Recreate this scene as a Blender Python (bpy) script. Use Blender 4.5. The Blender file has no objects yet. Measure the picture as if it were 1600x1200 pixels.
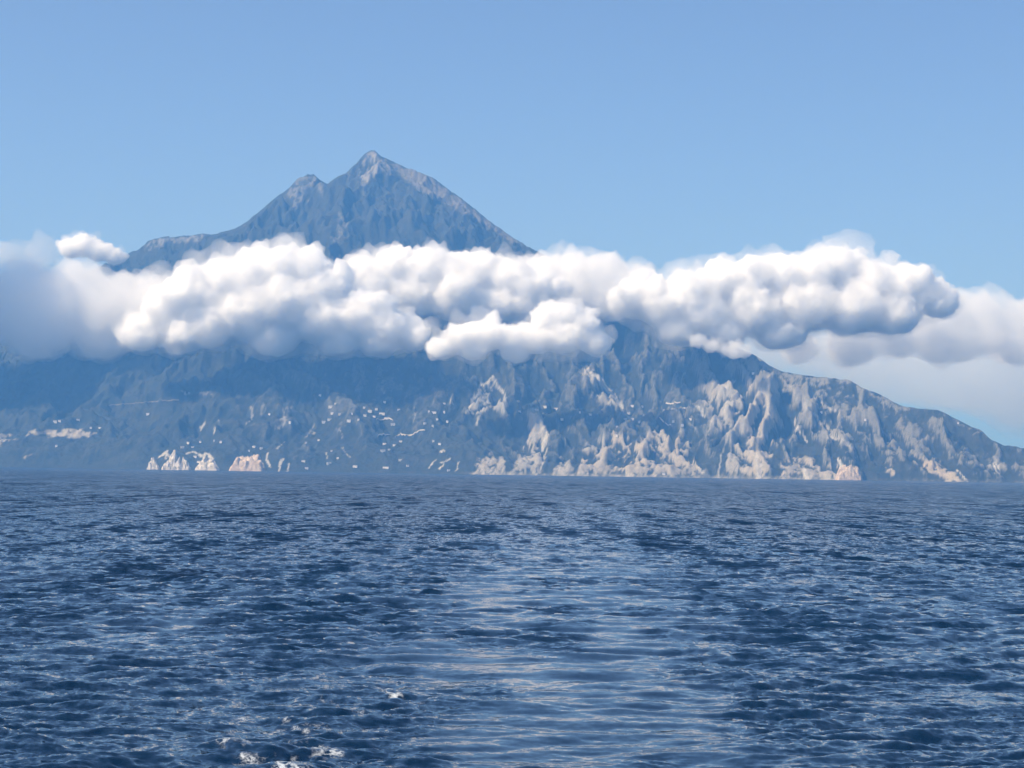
import bpy, math, random
import numpy as np
from mathutils import Matrix, Vector

rng = np.random.default_rng(7)
random.seed(7)
scn = bpy.context.scene
COL = scn.collection

# ------------------------------------------------------------------ camera
CAM_H = 10.0
F = 3425.0                       # focal length in photo pixels (1600 wide)
PITCH = math.atan(139.0 / F)
ROLL = math.radians(0.86)
cam_d = bpy.data.cameras.new('camera')
cam = bpy.data.objects.new('camera', cam_d)
COL.objects.link(cam)
cam_d.sensor_width = 36.0
cam_d.lens = 36.0 * F / 1600.0
cam_d.clip_start = 0.5
cam_d.clip_end = 120000.0
CAM_M = Matrix.Rotation(math.pi / 2 + PITCH, 4, 'X') @ Matrix.Rotation(ROLL, 4, 'Z')
cam.matrix_world = Matrix.Translation((0, 0, CAM_H)) @ CAM_M
scn.camera = cam

# ------------------------------------------------------------------ sky, sun, exposure
SUN_ELEV = math.radians(47)
SUN_AZ = math.radians(-118)      # from +Y (view direction) towards +X : left and behind the camera
world = bpy.data.worlds.new('World')
scn.world = world
world.use_nodes = True
wn = world.node_tree
wn.nodes.clear()
w_out = wn.nodes.new('ShaderNodeOutputWorld')
w_bg = wn.nodes.new('ShaderNodeBackground')
w_sky = wn.nodes.new('ShaderNodeTexSky')
w_sky.sky_type = 'NISHITA'
w_sky.sun_disc = False
w_sky.sun_elevation = SUN_ELEV
w_sky.sun_rotation = SUN_AZ
w_sky.altitude = 0
w_sky.air_density = 0.5
w_sky.dust_density = 2.0
w_sky.ozone_density = 4.0
w_bg.inputs['Strength'].default_value = 0.15
wn.links.new(w_sky.outputs[0], w_bg.inputs['Color'])
wn.links.new(w_bg.outputs[0], w_out.inputs['Surface'])

sun_d = bpy.data.lights.new('sun', 'SUN')
sun_d.energy = 4.3
sun_d.angle = math.radians(0.53)
sun_d.color = (1.0, 0.94, 0.82)
sun = bpy.data.objects.new('sun', sun_d)
COL.objects.link(sun)
S_DIR = Vector((math.sin(SUN_AZ) * math.cos(SUN_ELEV), math.cos(SUN_AZ) * math.cos(SUN_ELEV), math.sin(SUN_ELEV)))
sun.rotation_euler = S_DIR.to_track_quat('Z', 'Y').to_euler()

scn.view_settings.view_transform = 'Standard'
scn.view_settings.look = 'None'
scn.view_settings.exposure = 0.38
scn.view_settings.gamma = 1.0
scn.render.engine = 'CYCLES'
cy = scn.cycles
cy.max_bounces = 30
cy.volume_bounces = 26
cy.diffuse_bounces = 2
cy.glossy_bounces = 2
cy.transmission_bounces = 2
cy.transparent_max_bounces = 48
cy.use_denoising = True
cy.use_adaptive_sampling = True
cy.adaptive_threshold = 0.02
cy.caustics_reflective = False
cy.caustics_refractive = False

# ------------------------------------------------------------------ helpers
R3 = np.array(CAM_M.to_3x3())


def P(px, py, Y):
    """Photo pixel and distance along the view axis -> world point."""
    v = R3 @ np.array([(px - 800.0), (600.0 - py), -F])
    v = v * (Y / v[1])
    return np.array([v[0], v[1], v[2] + CAM_H])


def project(x, y, z):
    """World arrays -> photo pixels."""
    d = np.stack([x, y, z - CAM_H], -1) @ R3
    return 800.0 + F * d[..., 0] / -d[..., 2], 600.0 - F * d[..., 1] / -d[..., 2]


def hash3(i, j, k):
    h = (i.astype(np.int64) * 374761393 + j.astype(np.int64) * 668265263 + k.astype(np.int64) * 2147483647) & 0xffffffff
    h = ((h ^ (h >> 13)) * 1274126177) & 0xffffffff
    h = ((h ^ (h >> 16)) * 2246822519) & 0xffffffff
    return h ^ (h >> 15)


def perlin2(x, y, seed=0):
    xi, yi = np.floor(x), np.floor(y)
    xf, yf = x - xi, y - yi
    u = xf * xf * xf * (xf * (xf * 6 - 15) + 10)
    v = yf * yf * yf * (yf * (yf * 6 - 15) + 10)
    s = np.full(xi.shape, seed)

    def g(a, b):
        ang = hash3(xi + a, yi + b, s) * (2 * np.pi / 4294967296.0)
        return np.cos(ang) * (xf - a) + np.sin(ang) * (yf - b)
    n00, n10, n01, n11 = g(0, 0), g(1, 0), g(0, 1), g(1, 1)
    return 1.5 * ((n00 * (1 - u) + n10 * u) * (1 - v) + (n01 * (1 - u) + n11 * u) * v)


def perlin3(x, y, z, seed=0):
    xi, yi, zi = np.floor(x), np.floor(y), np.floor(z)
    xf, yf, zf = x - xi, y - yi, z - zi
    fade = lambda t: t * t * t * (t * (t * 6 - 15) + 10)
    u, v, w = fade(xf), fade(yf), fade(zf)

    def g(a, b, c):
        h = hash3(xi + a + 71 * seed, yi + b, zi + c)
        t = (h & 0xffff) * (2 * np.pi / 65536.0)
        zz = ((h >> 16) & 0xffff) / 32768.0 - 1.0
        r = np.sqrt(np.maximum(0, 1 - zz * zz))
        return r * np.cos(t) * (xf - a) + r * np.sin(t) * (yf - b) + zz * (zf - c)
    l = lambda a, b, t: a + (b - a) * t
    return 1.5 * l(l(l(g(0, 0, 0), g(1, 0, 0), u), l(g(0, 1, 0), g(1, 1, 0), u), v),
                   l(l(g(0, 0, 1), g(1, 0, 1), u), l(g(0, 1, 1), g(1, 1, 1), u), v), w)


def fbm2(x, y, octs, seed=0, gain=0.5):
    r = np.zeros_like(x); a = 1.0; f = 1.0
    for o in range(octs):
        r += a * perlin2(x * f, y * f, seed + o * 17)
        a *= gain; f *= 2.03
    return r


def ridged2(x, y, octs, seed=0, gain=0.5):
    r = np.zeros_like(x); a = 1.0; f = 1.0; w = np.ones_like(x)
    for o in range(octs):
        n = 1.0 - np.abs(perlin2(x * f, y * f, seed + o * 31))
        n = n * n * w
        w = np.clip(n * 1.6, 0, 1)
        r += a * n
        a *= gain; f *= 2.1
    return r


def sstep(a, b, t):
    t = np.clip((t - a) / (b - a), 0, 1)
    return t * t * (3 - 2 * t)


def mesh_np(name, verts, quads, smooth=True):
    me = bpy.data.meshes.new(name)
    n, m = len(verts), len(quads)
    k = quads.shape[1]
    me.vertices.add(n)
    me.vertices.foreach_set('co', np.ascontiguousarray(verts, dtype=np.float32).ravel())
    me.loops.add(m * k)
    me.loops.foreach_set('vertex_index', np.ascontiguousarray(quads, dtype=np.int32).ravel())
    me.polygons.add(m)
    me.polygons.foreach_set('loop_start', np.arange(0, m * k, k, dtype=np.int32))
    me.polygons.foreach_set('loop_total', np.full(m, k, dtype=np.int32))
    if smooth:
        me.polygons.foreach_set('use_smooth', np.ones(m, dtype=bool))
    me.update(calc_edges=True)
    return me


def grid_quads(nr, nc):
    i = np.arange(nr - 1)[:, None] * nc + np.arange(nc - 1)[None, :]
    return np.stack([i, i + 1, i + nc + 1, i + nc], -1).reshape(-1, 4)


def vattr(me, name, arr):
    a = me.attributes.new(name, 'FLOAT', 'POINT')
    a.data.foreach_set('value', np.ascontiguousarray(arr, dtype=np.float32).ravel())


def link(name, me, mat=None, parent=None, **props):
    o = bpy.data.objects.new(name, me)
    COL.objects.link(o)
    if mat is not None and me is not None:
        if not me.materials:
            me.materials.append(mat)
    if parent is not None:
        o.parent = parent
    for k, v in props.items():
        o[k] = v
    return o


class NT:
    """Tiny node-tree helper."""
    def __init__(self, name):
        self.m = bpy.data.materials.new(name)
        self.m.use_nodes = True
        self.t = self.m.node_tree
        self.t.nodes.clear()
        self.out = self.t.nodes.new('ShaderNodeOutputMaterial')

    def n(self, typ, **kw):
        nd = self.t.nodes.new(typ)
        for k, v in kw.items():
            setattr(nd, k, v)
        return nd

    def l(self, a, b):
        self.t.links.new(a, b)

    def set(self, sock, v):
        if isinstance(v, bpy.types.NodeSocket):
            self.l(v, sock)
        else:
            sock.default_value = v

    def math(self, op, a, b=0.0, clamp=False):
        nd = self.n('ShaderNodeMath', operation=op, use_clamp=clamp)
        self.set(nd.inputs[0], a); self.set(nd.inputs[1], b)
        return nd.outputs[0]

    def vmath(self, op, a, b=(0, 0, 0), scale=None):
        nd = self.n('ShaderNodeVectorMath', operation=op)
        self.set(nd.inputs[0], a); self.set(nd.inputs[1], b)
        if scale is not None:
            self.set(nd.inputs['Scale'], scale)
        return nd.outputs[0]

    def attr(self, name):
        return self.n('ShaderNodeAttribute', attribute_name=name).outputs['Fac']

    def noise(self, vec, scale, detail=2, rough=0.5, out='Fac'):
        nd = self.n('ShaderNodeTexNoise')
        self.l(vec, nd.inputs['Vector'])
        nd.inputs['Scale'].default_value = scale
        nd.inputs['Detail'].default_value = detail
        nd.inputs['Roughness'].default_value = rough
        return nd.outputs[out]

    def mix(self, fac, a, b):
        nd = self.n('ShaderNodeMix', data_type='RGBA')
        self.set(nd.inputs[0], fac)
        self.set(nd.inputs[6], a if isinstance(a, bpy.types.NodeSocket) else (*a, 1))
        self.set(nd.inputs[7], b if isinstance(b, bpy.types.NodeSocket) else (*b, 1))
        return nd.outputs[2]

    def pos(self):
        return self.n('ShaderNodeNewGeometry').outputs['Position']

    def ramp(self, fac, lo, hi):
        nd = self.n('ShaderNodeMapRange', interpolation_type='SMOOTHSTEP')
        self.set(nd.inputs[0], fac)
        nd.inputs[1].default_value = lo
        nd.inputs[2].default_value = hi
        return nd.outputs[0]


# ================================================================== SEA
def build_sea():
    # band-limited, tileable wave fields from a directional spectrum
    N, L = 1024, 110.0
    k1 = np.fft.fftfreq(N, L / N) * 2 * np.pi
    kx, ky = np.meshgrid(k1, k1, indexing='ij')
    k = np.hypot(kx, ky); k[0, 0] = 1e9
    lam = 2 * np.pi / k
    wind = np.array([0.35, -0.94])
    cosd = (kx * wind[0] + ky * wind[1]) / k
    lam_p = 6.5
    spec = k ** -3.6 * np.exp(-1.1 * (lam / lam_p) ** 2) * (0.07 + np.maximum(cosd, 0) ** 4)
    ph = np.exp(2j * np.pi * rng.random((N, N)))
    amp = np.sqrt(spec) * ph * (rng.normal(size=(N, N)) * 0.4 + 1)
    h0 = np.fft.ifft2(amp).real
    amp = amp * (0.100 / h0.std())
    edges = [1e6, 14, 7, 3.6, 1.8, 0.9, 0.45, 0.0]
    bands = []
    for b in range(len(edges) - 1):
        m = (lam <= edges[b]) & (lam > edges[b + 1])
        A = amp * m
        H = np.fft.ifft2(A).real
        DX = np.fft.ifft2(-1j * kx / k * A).real
        DY = np.fft.ifft2(-1j * ky / k * A).real
        bands.append((edges[b + 1] if edges[b + 1] > 0 else 0.25, H, DX, DY))

    # rows by distance, columns by bearing; both continue coarsely outside the view
    fpx = F * 1024 / 1600
    d_near = 60.0
    px_near = fpx * CAM_H / d_near
    rows_px = np.arange(px_near, 1.2, -0.68)
    d_rows = np.concatenate([np.linspace(14, d_near, 60)[:-1], fpx * CAM_H / rows_px,
                             [20000, 26000, 34000, 46000]])
    half = 0.262
    dense = np.linspace(-half, half, 930)
    outer = half + np.cumsum(np.linspace(0.004, 0.06, 26))
    tanb = np.concatenate([-outer[::-1], dense, outer])
    D, T = np.meshgrid(d_rows, tanb, indexing='ij')
    X, Y = D * T, D.copy()
    spacing = np.gradient(d_rows)[:, None] * np.ones_like(X)

    # the ship's wake: a smooth lane straight astern with broken edges
    cx = 3.6 + 0.00006 * (Y - 60) ** 2
    wob = 2.6 * perlin2(Y / 22.0, X * 0 + 3.1, 5) + 1.6 * fbm2(X / 4.0, Y / 7.0, 3, 25)
    off = X - cx + wob
    halfw = 9.5 + 0.014 * Y
    lane = (1 - sstep(halfw - 7, halfw + 5, np.abs(off))) * (1 - 0.5 * sstep(120, 420, Y)) * (1 - sstep(400, 1500, Y))
    patch = sstep(-0.2, 0.35, fbm2(X / 9.0, Y / 24.0, 3, 40) + 0.3)
    lane_s = lane * (0.12 + 0.88 * patch)
    edge_l = np.exp(-((off + halfw + 0.5) / 3.2) ** 2) * (1 - sstep(110, 260, Y))
    edge_r = np.exp(-((off - halfw) / 3.0) ** 2) * (1 - sstep(80, 200, Y)) * 0.4
    edge = edge_l + edge_r

    gust = 0.95 + 0.2 * fbm2(X / 60.0, Y / 140.0, 3, 77)
    ruffle = np.clip(1.0 + 0.75 * fbm2(X / 16.0, Y / 48.0, 4, 177), 0.35, 1.8)
    Z = np.zeros_like(X); OX = np.zeros_like(X); OY = np.zeros_like(X)
    miss = np.zeros_like(X)
    for bi, (lmin, H, DX, DY) in enumerate(bands):
        w = sstep(0.35, 1.4, lmin * 1.6 / spacing)
        keep = w + (1 - w) * 0.55 * np.clip(60.0 / Y, 0, 1) ** 0.5
        calm = 1 - lane_s * (0.2 if lmin > 6 else (0.4 if lmin > 3 else (0.62 if lmin > 1.5 else 0.84)))
        rough = 1 + edge * (0.35 if lmin < 7 else 0.1)
        a = keep * calm * rough * gust * (1 if lmin > 3 else ruffle)
        miss += (1 - w) * (H.std() / max(lmin, .3)) ** 2
        # the same sea twice, turned against itself, so that its tile never shows
        for ang, ou, ov in ((-0.33 + 0.13 * bi, 137 * bi, 61 * bi), (0.47 - 0.11 * bi, 401 + 53 * bi, 222 + 97 * bi)):
            ca, sa = math.cos(ang), math.sin(ang)
            u = ((X * ca - Y * sa) / L * N + ou)
            v = ((X * sa + Y * ca) / L * N + ov)
            iu, iv = np.floor(u).astype(int), np.floor(v).astype(int)
            fu, fv = u - iu, v - iv
            i0, i1, j0, j1 = iu % N, (iu + 1) % N, iv % N, (iv + 1) % N
            w00, w10, w01, w11 = (1 - fu) * (1 - fv), fu * (1 - fv), (1 - fu) * fv, fu * fv

            def samp(G):
                return G[i0, j0] * w00 + G[i1, j0] * w10 + G[i0, j1] * w01 + G[i1, j1] * w11
            Z += samp(H) * a * 0.72
            ax, ay = samp(DX) * a * w * 0.4, samp(DY) * a * w * 0.4
            OX += ax * ca + ay * sa
            OY += -ax * sa + ay * ca
    # a low cross swell
    sr = random.Random(12)
    for _ in range(12):
        lam_s = sr.uniform(9, 30); th = sr.uniform(-0.9, 0.9)
        kk = 2 * math.pi / lam_s
        Z += 0.0016 * lam_s * np.sin(kk * (X * math.sin(th) + Y * math.cos(th)) + sr.uniform(0, 6.28)) * sstep(0.3, 1.5, lam_s / spacing)
    # long transverse swells of the wake
    Z += lane * 0.05 * np.sin(2 * np.pi * (Y + 0.01 * X ** 2 + 7 * fbm2(X / 14, Y / 26, 2, 9)) / 10.0) * (1 - sstep(120, 260, Y))
    Z += edge_l * 0.16 * fbm2(X / 3.0, Y / 4.0, 3, 60)
    X2, Y2 = X + OX, Y + OY
    Z[-4:] = 0
    Z -= (D > 9000) * 0.0
    me = mesh_np('sea', np.stack([X2, Y2, Z], -1).reshape(-1, 3), grid_quads(*X.shape)[:, ::-1])
    # foam: on steep crests along the broken wake edges, few specks elsewhere
    fn = fbm2(X / 1.6, Y / 3.2, 4, 91, 0.6)
    crest = Z / 0.2
    foam = (edge_l * (1 - sstep(84, 125, Y)) + 0.5 * edge_r * (Y < 95)) * (0.35 + 0.9 * fn) + 0.55 * sstep(0.7, 2.2, crest) * edge
    foam += sstep(0.95, 1.5, 0.35 * crest + 0.6 * fn) * (Y < 380)
    vattr(me, 'foam', np.clip(foam, 0, 1.0))
    vattr(me, 'calm', lane_s)
    vattr(me, 'miss', np.sqrt(miss) / np.sqrt(miss).max())

    t = NT('sea_water')
    pos = t.pos()
    miss_a, calm_a, foam_a = t.attr('miss'), t.attr('calm'), t.attr('foam')
    # wavelets too small for the mesh: slopes from noise, in a few sizes
    def layer(sx, sy, amp):
        v = t.vmath('MULTIPLY', pos, (1 / sx, 1 / sy, 0))
        c = t.noise(v, 1.0, 2, 0.55, 'Color')
        c = t.vmath('SUBTRACT', c, (0.5, 0.5, 0.5))
        return t.vmath('SCALE', c, scale=amp)
    fine = t.vmath('ADD', t.vmath('ADD', layer(0.7, 0.6, 0.6), layer(1.7, 1.6, 0.5)), layer(0.28, 0.5, 0.45))
    mid = t.vmath('SCALE', t.vmath('ADD', layer(1.6, 3.2, 1.7), layer(5, 22, 1.5)), scale=miss_a)
    far = t.vmath('SCALE', t.vmath('ADD', layer(14, 130, 1.5), layer(40, 700, 0.6)), scale=miss_a)
    s = t.vmath('ADD', t.vmath('ADD', fine, mid), far)
    s = t.vmath('SCALE', s, scale=t.math('SUBTRACT', 1.0, t.math('MULTIPLY', calm_a, 0.82)))
    sep = t.n('ShaderNodeSeparateXYZ'); t.l(s, sep.inputs[0])
    # where the mesh no longer resolves the waves only their near faces are in view
    lean = t.math('MULTIPLY', t.math('ABSOLUTE', sep.outputs[1]), -1.0)
    sy = t.n('ShaderNodeMix', data_type='FLOAT')
    t.l(miss_a, sy.inputs[0]); t.l(sep.outputs[1], sy.inputs[2]); t.l(lean, sy.inputs[3])
    comb = t.n('ShaderNodeCombineXYZ')
    t.l(sep.outputs[0], comb.inputs[0]); t.l(sy.outputs[0], comb.inputs[1])
    geo = t.n('ShaderNodeNewGeometry')
    nrm = t.vmath('NORMALIZE', t.vmath('ADD', geo.outputs['Normal'], comb.outputs[0]))
    # lacy foam: thin filaments left between the bubbles
    fpos = t.vmath('MULTIPLY', pos, (0.8, 0.45, 1.0))
    def lace(scale):
        n = t.noise(fpos, scale, 4, 0.6)
        return t.math('SUBTRACT', 1.0, t.math('MULTIPLY', t.math('ABSOLUTE', t.math('SUBTRACT', n, 0.5)), 7.0), True)
    web = t.math('MAXIMUM', lace(1.7), t.math('MULTIPLY', lace(4.3), 0.8))
    fo = t.ramp(t.math('MULTIPLY', foam_a, t.math('ADD', 0.02, web)), 0.36, 1.05)
    b = t.n('ShaderNodeBsdfPrincipled')
    t.l(t.mix(fo, (0.0016, 0.0155, 0.043), (0.60, 0.63, 0.65)), b.inputs['Base Color'])
    t.l(t.math('ADD', 0.06, t.math('MULTIPLY', fo, 0.6)), b.inputs['Roughness'])
    b.inputs['IOR'].default_value = 1.333
    t.l(nrm, b.inputs['Normal'])
    t.l(b.outputs[0], t.out.inputs['Surface'])
    link('sea', me, t.m, kind='structure', label='choppy dark blue sea with a smooth pale ship wake and a little foam', category='sea')


build_sea()

# ================================================================== MOUNTAIN
RIDGES = [
    # (side slope, [(px, py, distance), ...]) : the crest, then the spurs that run down to the shore
    (0.75, [(-420, 640, 14200), (-150, 575, 14000), (0, 505, 13900), (110, 440, 13850), (185, 402, 13800), (218, 389, 13800), (232, 376, 13800),
            (262, 369, 13790), (300, 366, 13790), (335, 366, 13780), (366, 358, 13780), (388, 345, 13770), (408, 328, 13760), (432, 308, 13750),
            (452, 294, 13740), (466, 277, 13730), (478, 272, 13730), (488, 271, 13730), (499, 281, 13735), (512, 289, 13740), (522, 279, 13750),
            (541, 271, 13770), (556, 256, 13790), (570, 241, 13800), (578, 235, 13800), (585, 235, 13800), (597, 246, 13790), (612, 252, 13770),
            (632, 261, 13740), (654, 268, 13710), (676, 278, 13680), (700, 296, 13640), (716, 307, 13610), (738, 324, 13570), (760, 342, 13520),
            (783, 359, 13470), (806, 375, 13400), (830, 388, 13330), (900, 425, 13000), (980, 465, 12600), (1060, 505, 12200), (1120, 532, 11850),
            (1160, 548, 11650), (1182, 557, 11550), (1200, 570, 11500), (1222, 582, 11450), (1262, 588, 11350), (1300, 592, 11250), (1330, 596, 11200),
            (1346, 607, 11150), (1376, 618, 11080), (1405, 634, 11000), (1440, 640, 10920), (1466, 641, 10860), (1500, 659, 10780), (1516, 667, 10740),
            (1530, 671, 10700), (1550, 689, 10640), (1570, 697, 10590), (1592, 700, 10540), (1640, 712, 10450), (1760, 742, 10250), (1900, 765, 10100)]),
    (0.80, [(485, 272, 13730), (470, 330, 13450), (455, 400, 13000), (470, 500, 12300), (500, 590, 11700), (490, 660, 11150), (470, 738, 10620)]),
    (0.85, [(580, 236, 13800), (560, 300, 13550), (575, 400, 13000), (620, 520, 12200), (640, 585, 11800), (610, 660, 11150), (585, 738, 10600)]),
    (0.80, [(655, 268, 13710), (690, 340, 13250), (740, 440, 12600), (775, 540, 12100), (768, 590, 11750)]),
    (0.95, [(768, 588, 11750), (745, 622, 11450), (722, 665, 11050), (700, 705, 10780), (690, 742, 10520)]),
    (0.95, [(768, 588, 11750), (790, 622, 11420), (800, 660, 11050), (770, 715, 10700), (765, 742, 10480)]),
    (1.15, [(842, 632, 11250), (838, 660, 11000), (828, 700, 10720), (820, 743, 10450)]),
    (0.90, [(830, 480, 12450), (880, 540, 12050), (914, 574, 11800), (940, 597, 11600), (958, 620, 11450), (972, 640, 11280), (1000, 652, 11100), (1030, 668, 10900), (1062, 700, 10620), (1092, 745, 10380)]),
    (1.05, [(972, 640, 11280), (960, 672, 10960), (930, 700, 10680), (915, 744, 10430)]),
    (1.20, [(1000, 652, 11100), (1000, 690, 10740), (990, 744, 10400)]),
    (1.05, [(914, 574, 11800), (895, 630, 11350), (886, 690, 10850), (884, 743, 10460)]),
    (0.95, [(1120, 532, 11850), (1112, 590, 11350), (1125, 650, 10900), (1118, 746, 10420)]),
    (1.25, [(1160, 548, 11650), (1188, 600, 11150), (1203, 650, 10830), (1204, 700, 10580), (1200, 747, 10330)]),
    (1.20, [(1188, 600, 11150), (1165, 650, 10860), (1160, 700, 10600), (1165, 747, 10370)]),
    (0.85, [(1222, 582, 11450), (1250, 625, 11050), (1275, 665, 10800), (1300, 708, 10480), (1338, 738, 10230)]),
    (0.85, [(1330, 596, 11200), (1370, 650, 10850), (1410, 700, 10520), (1450, 752, 10250)]),
    (0.85, [(1440, 640, 10920), (1480, 690, 10600), (1520, 752, 10250)]),
    (0.85, [(1530, 671, 10700), (1570, 715, 10420), (1610, 754, 10200)]),
    (0.60, [(470, 500, 12300), (400, 560, 12300), (350, 585, 12200), (250, 603, 12050), (160, 626, 11850), (110, 645, 11650), (60, 668, 11450), (0, 692, 11250), (-120, 725, 10900)]),
    (0.70, [(350, 585, 12200), (400, 640, 11450), (390, 700, 10850), (385, 733, 10500)]),
    (0.60, [(250, 603, 12050), (285, 660, 11450), (290, 733, 10560)]),
]


def build_terrain():
    xs = np.concatenate([np.linspace(-5200, -3350, 40)[:-1], np.arange(-3350, 3350, 7.6), np.linspace(3350, 5200, 40)])
    ys = np.concatenate([np.arange(9950, 14000, 10.2), np.linspace(14000, 17500, 60)])
    Y, X = np.meshgrid(ys, xs, indexing='ij')
    # bend the plan a little so that ridges do not run straight
    wx = X + 70 * fbm2(X / 520, Y / 520, 3, 3) + 34 * fbm2(X / 110, Y / 130, 3, 8)
    wy = Y + 70 * fbm2(X / 520, Y / 520, 3, 13) + 34 * fbm2(X / 110, Y / 130, 3, 18)
    # keep the skyline where it stands: no bending on the main crest
    H = np.full(X.shape, -1e9)
    for ri, (slope, pts) in enumerate(RIDGES):
        q = np.array([P(*p) for p in pts])
        ux, uy = (X, Y) if ri == 0 else (wx, wy)
        for a, b in zip(q[:-1], q[1:]):
            lo, hi = np.minimum(a, b), np.maximum(a, b)
            reach = max(a[2], b[2]) / slope + 260
            m0 = np.searchsorted(xs, lo[0] - reach); m1 = np.searchsorted(xs, hi[0] + reach)
            n0 = np.searchsorted(ys, lo[1] - reach); n1 = np.searchsorted(ys, hi[1] + reach)
            if m1 <= m0 or n1 <= n0:
                continue
            sx, sy = ux[n0:n1, m0:m1], uy[n0:n1, m0:m1]
            d = b[:2] - a[:2]
            t = np.clip(((sx - a[0]) * d[0] + (sy - a[1]) * d[1]) / (d @ d), 0, 1)
            dist = np.hypot(sx - a[0] - t * d[0], sy - a[1] - t * d[1])
            z = a[2] + t * (b[2] - a[2])
            # steep near the crest, easing outwards
            fall = slope * (dist * 0.86 + 60 * (1 - np.exp(-dist / 140.0)))
            H[n0:n1, m0:m1] = np.maximum(H[n0:n1, m0:m1], z - fall)
    # the coast
    shore_px = [(-900, 10600), (-300, 10700), (0, 10750), (160, 10740), (250, 10560), (420, 10540), (520, 10600), (640, 10520), (740, 10450), (800, 10440),
                (860, 10470), (900, 10430), (1000, 10380), (1110, 10400), (1200, 10300), (1270, 10260), (1345, 10180), (1352, 10290), (1420, 10260), (1500, 10220), (1600, 10180), (2200, 10050)]
    sp = np.array([[P(a, 740, b)[0], b] for a, b in shore_px])
    yshore = np.interp(X, sp[:, 0], sp[:, 1]) + 28 * fbm2(X / 170, X * 0 + 0.3, 4, 33)
    s = Y - yshore
    inland = np.clip(s, 0, None)
    base = 0.36 * inland * np.exp(-inland / 9000.0) + 22 * sstep(0, 60, inland)
    cap = sstep(16500, 13700, Y)
    H = np.maximum(H, base * (0.2 + 0.8 * cap) * (Y < 13900) - (Y >= 13900) * 400)
    # erosion: ribs and gullies that run down towards the sea, ragged rock on top
    hn = np.clip(H / 900, 0, 1)
    crest_q = np.array([P(*p) for p in RIDGES[0][1]])
    ycrest = np.interp(X, crest_q[:, 0], crest_q[:, 1])
    zcrest = np.interp(X, crest_q[:, 0], crest_q[:, 2])
    near_crest = np.exp(-((Y - ycrest) / 190.0) ** 2)
    amp = 1 - 0.93 * near_crest
    er = ridged2(wx / 420, wy / 620, 5, 51, 0.52) - 1.25
    right = sstep(-500, 200, X)
    rib = (ridged2(wx / 130, wy / 240, 4, 71, 0.55) * (1 - right) + right * ridged2((X + 0.8 * (wx - X)) / 180, wy / 400, 5, 75, 0.55)) - 0.9
    fin = fbm2(X / 46, Y / 62, 4, 81, 0.6)
    H += amp * ((55 + 60 * hn) * er + (14 + 16 * hn + 38 * right) * rib) * sstep(0, 1, s / (600 - 380 * right)) + (9 + 9 * hn) * (0.45 + 0.55 * sstep(-900, -100, X)) * fin * (1 - 0.6 * near_crest)
    H += (1 - 0.7 * near_crest) * (6 + 5 * hn) * (ridged2(wx / 34, wy / 44, 3, 121, 0.6) - 0.9) * sstep(0, 60, s)
    H += near_crest * 9 * fbm2(X / 38, Y / 200, 3, 99, 0.6)
    # the skyline is the crest: nothing in front of it or behind it may stand above it
    cp = np.array(RIDGES[0][1], float)
    for _ in range(2):
        qx, qy = project(X, Y, H)
        lim = np.interp(qx, cp[:, 0], cp[:, 1]) + 1.2 * perlin2(qx / 9.0, qx * 0 + .5, 44) + 0.8 + 0.012 * np.abs(Y - ycrest) * (Y < ycrest)
        H -= np.clip(lim - qy, 0, None) * Y / F
    # cliffs at the water
    H = np.where(s > 0, np.maximum(H, 0) * sstep(-0.1, 1, s / np.interp(X, [-400, -100], [230.0, 46.0])) + 6 * sstep(0, 20, s), -3 - 0.6 * np.clip(-s, 0, 60))
    return xs, ys, X, Y, H, s


TX, TY, GX, GY, GH, GS = build_terrain()


def ground(x, y):
    i = np.clip(np.searchsorted(TX, x) - 1, 0, len(TX) - 2)
    j = np.clip(np.searchsorted(TY, y) - 1, 0, len(TY) - 2)
    u = (x - TX[i]) / (TX[i + 1] - TX[i]); v = (y - TY[j]) / (TY[j + 1] - TY[j])
    return (GH[j, i] * (1 - u) + GH[j, i + 1] * u) * (1 - v) + (GH[j + 1, i] * (1 - u) + GH[j + 1, i + 1] * u) * v


def hit(px, py):
    """The first point of the slope seen through a photo pixel."""
    yy = np.arange(10050.0, 14000.0, 3.0)
    d = R3 @ np.array([(px - 800.0), (600.0 - py), -F])
    x = d[0] / d[1] * yy; z = d[2] / d[1] * yy + CAM_H
    g = ground(x, yy)
    k = np.argmax(g >= z)
    if g[k] < z[k]:
        return None
    return np.array([x[k], yy[k], g[k]])


def poly_mask(px, py, pts, soft):
    """Soft inside-mask of a polygon."""
    pts = np.array(pts, float)
    inside = np.zeros(px.shape, bool)
    dist = np.full(px.shape, 1e9)
    n = len(pts)
    for i in range(n):
        a, b = pts[i], pts[(i + 1) % n]
        c = ((a[1] > py) != (b[1] > py))
        with np.errstate(divide='ignore', invalid='ignore'):
            xi = (b[0] - a[0]) * (py - a[1]) / (b[1] - a[1] + 1e-9) + a[0]
        inside ^= c & (px < xi)
        d = b - a
        t = np.clip(((px - a[0]) * d[0] + (py - a[1]) * d[1]) / (d @ d + 1e-9), 0, 1)
        dist = np.minimum(dist, np.hypot(px - a[0] - t * d[0], py - a[1] - t * d[1]))
    sd = np.where(inside, dist, -dist)
    return sstep(-soft, soft, sd)


def line_mask(px, py, pts, w):
    dist = np.full(px.shape, 1e9)
    for a, b in zip(pts[:-1], pts[1:]):
        a = np.array(a, float); b = np.array(b, float); d = b - a
        t = np.clip(((px - a[0]) * d[0] + (py - a[1]) * d[1]) / (d @ d), 0, 1)
        dist = np.minimum(dist, np.hypot(px - a[0] - t * d[0], py - a[1] - t * d[1]))
    return 1 - sstep(w * 0.5, w * 1.5, dist)


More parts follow.
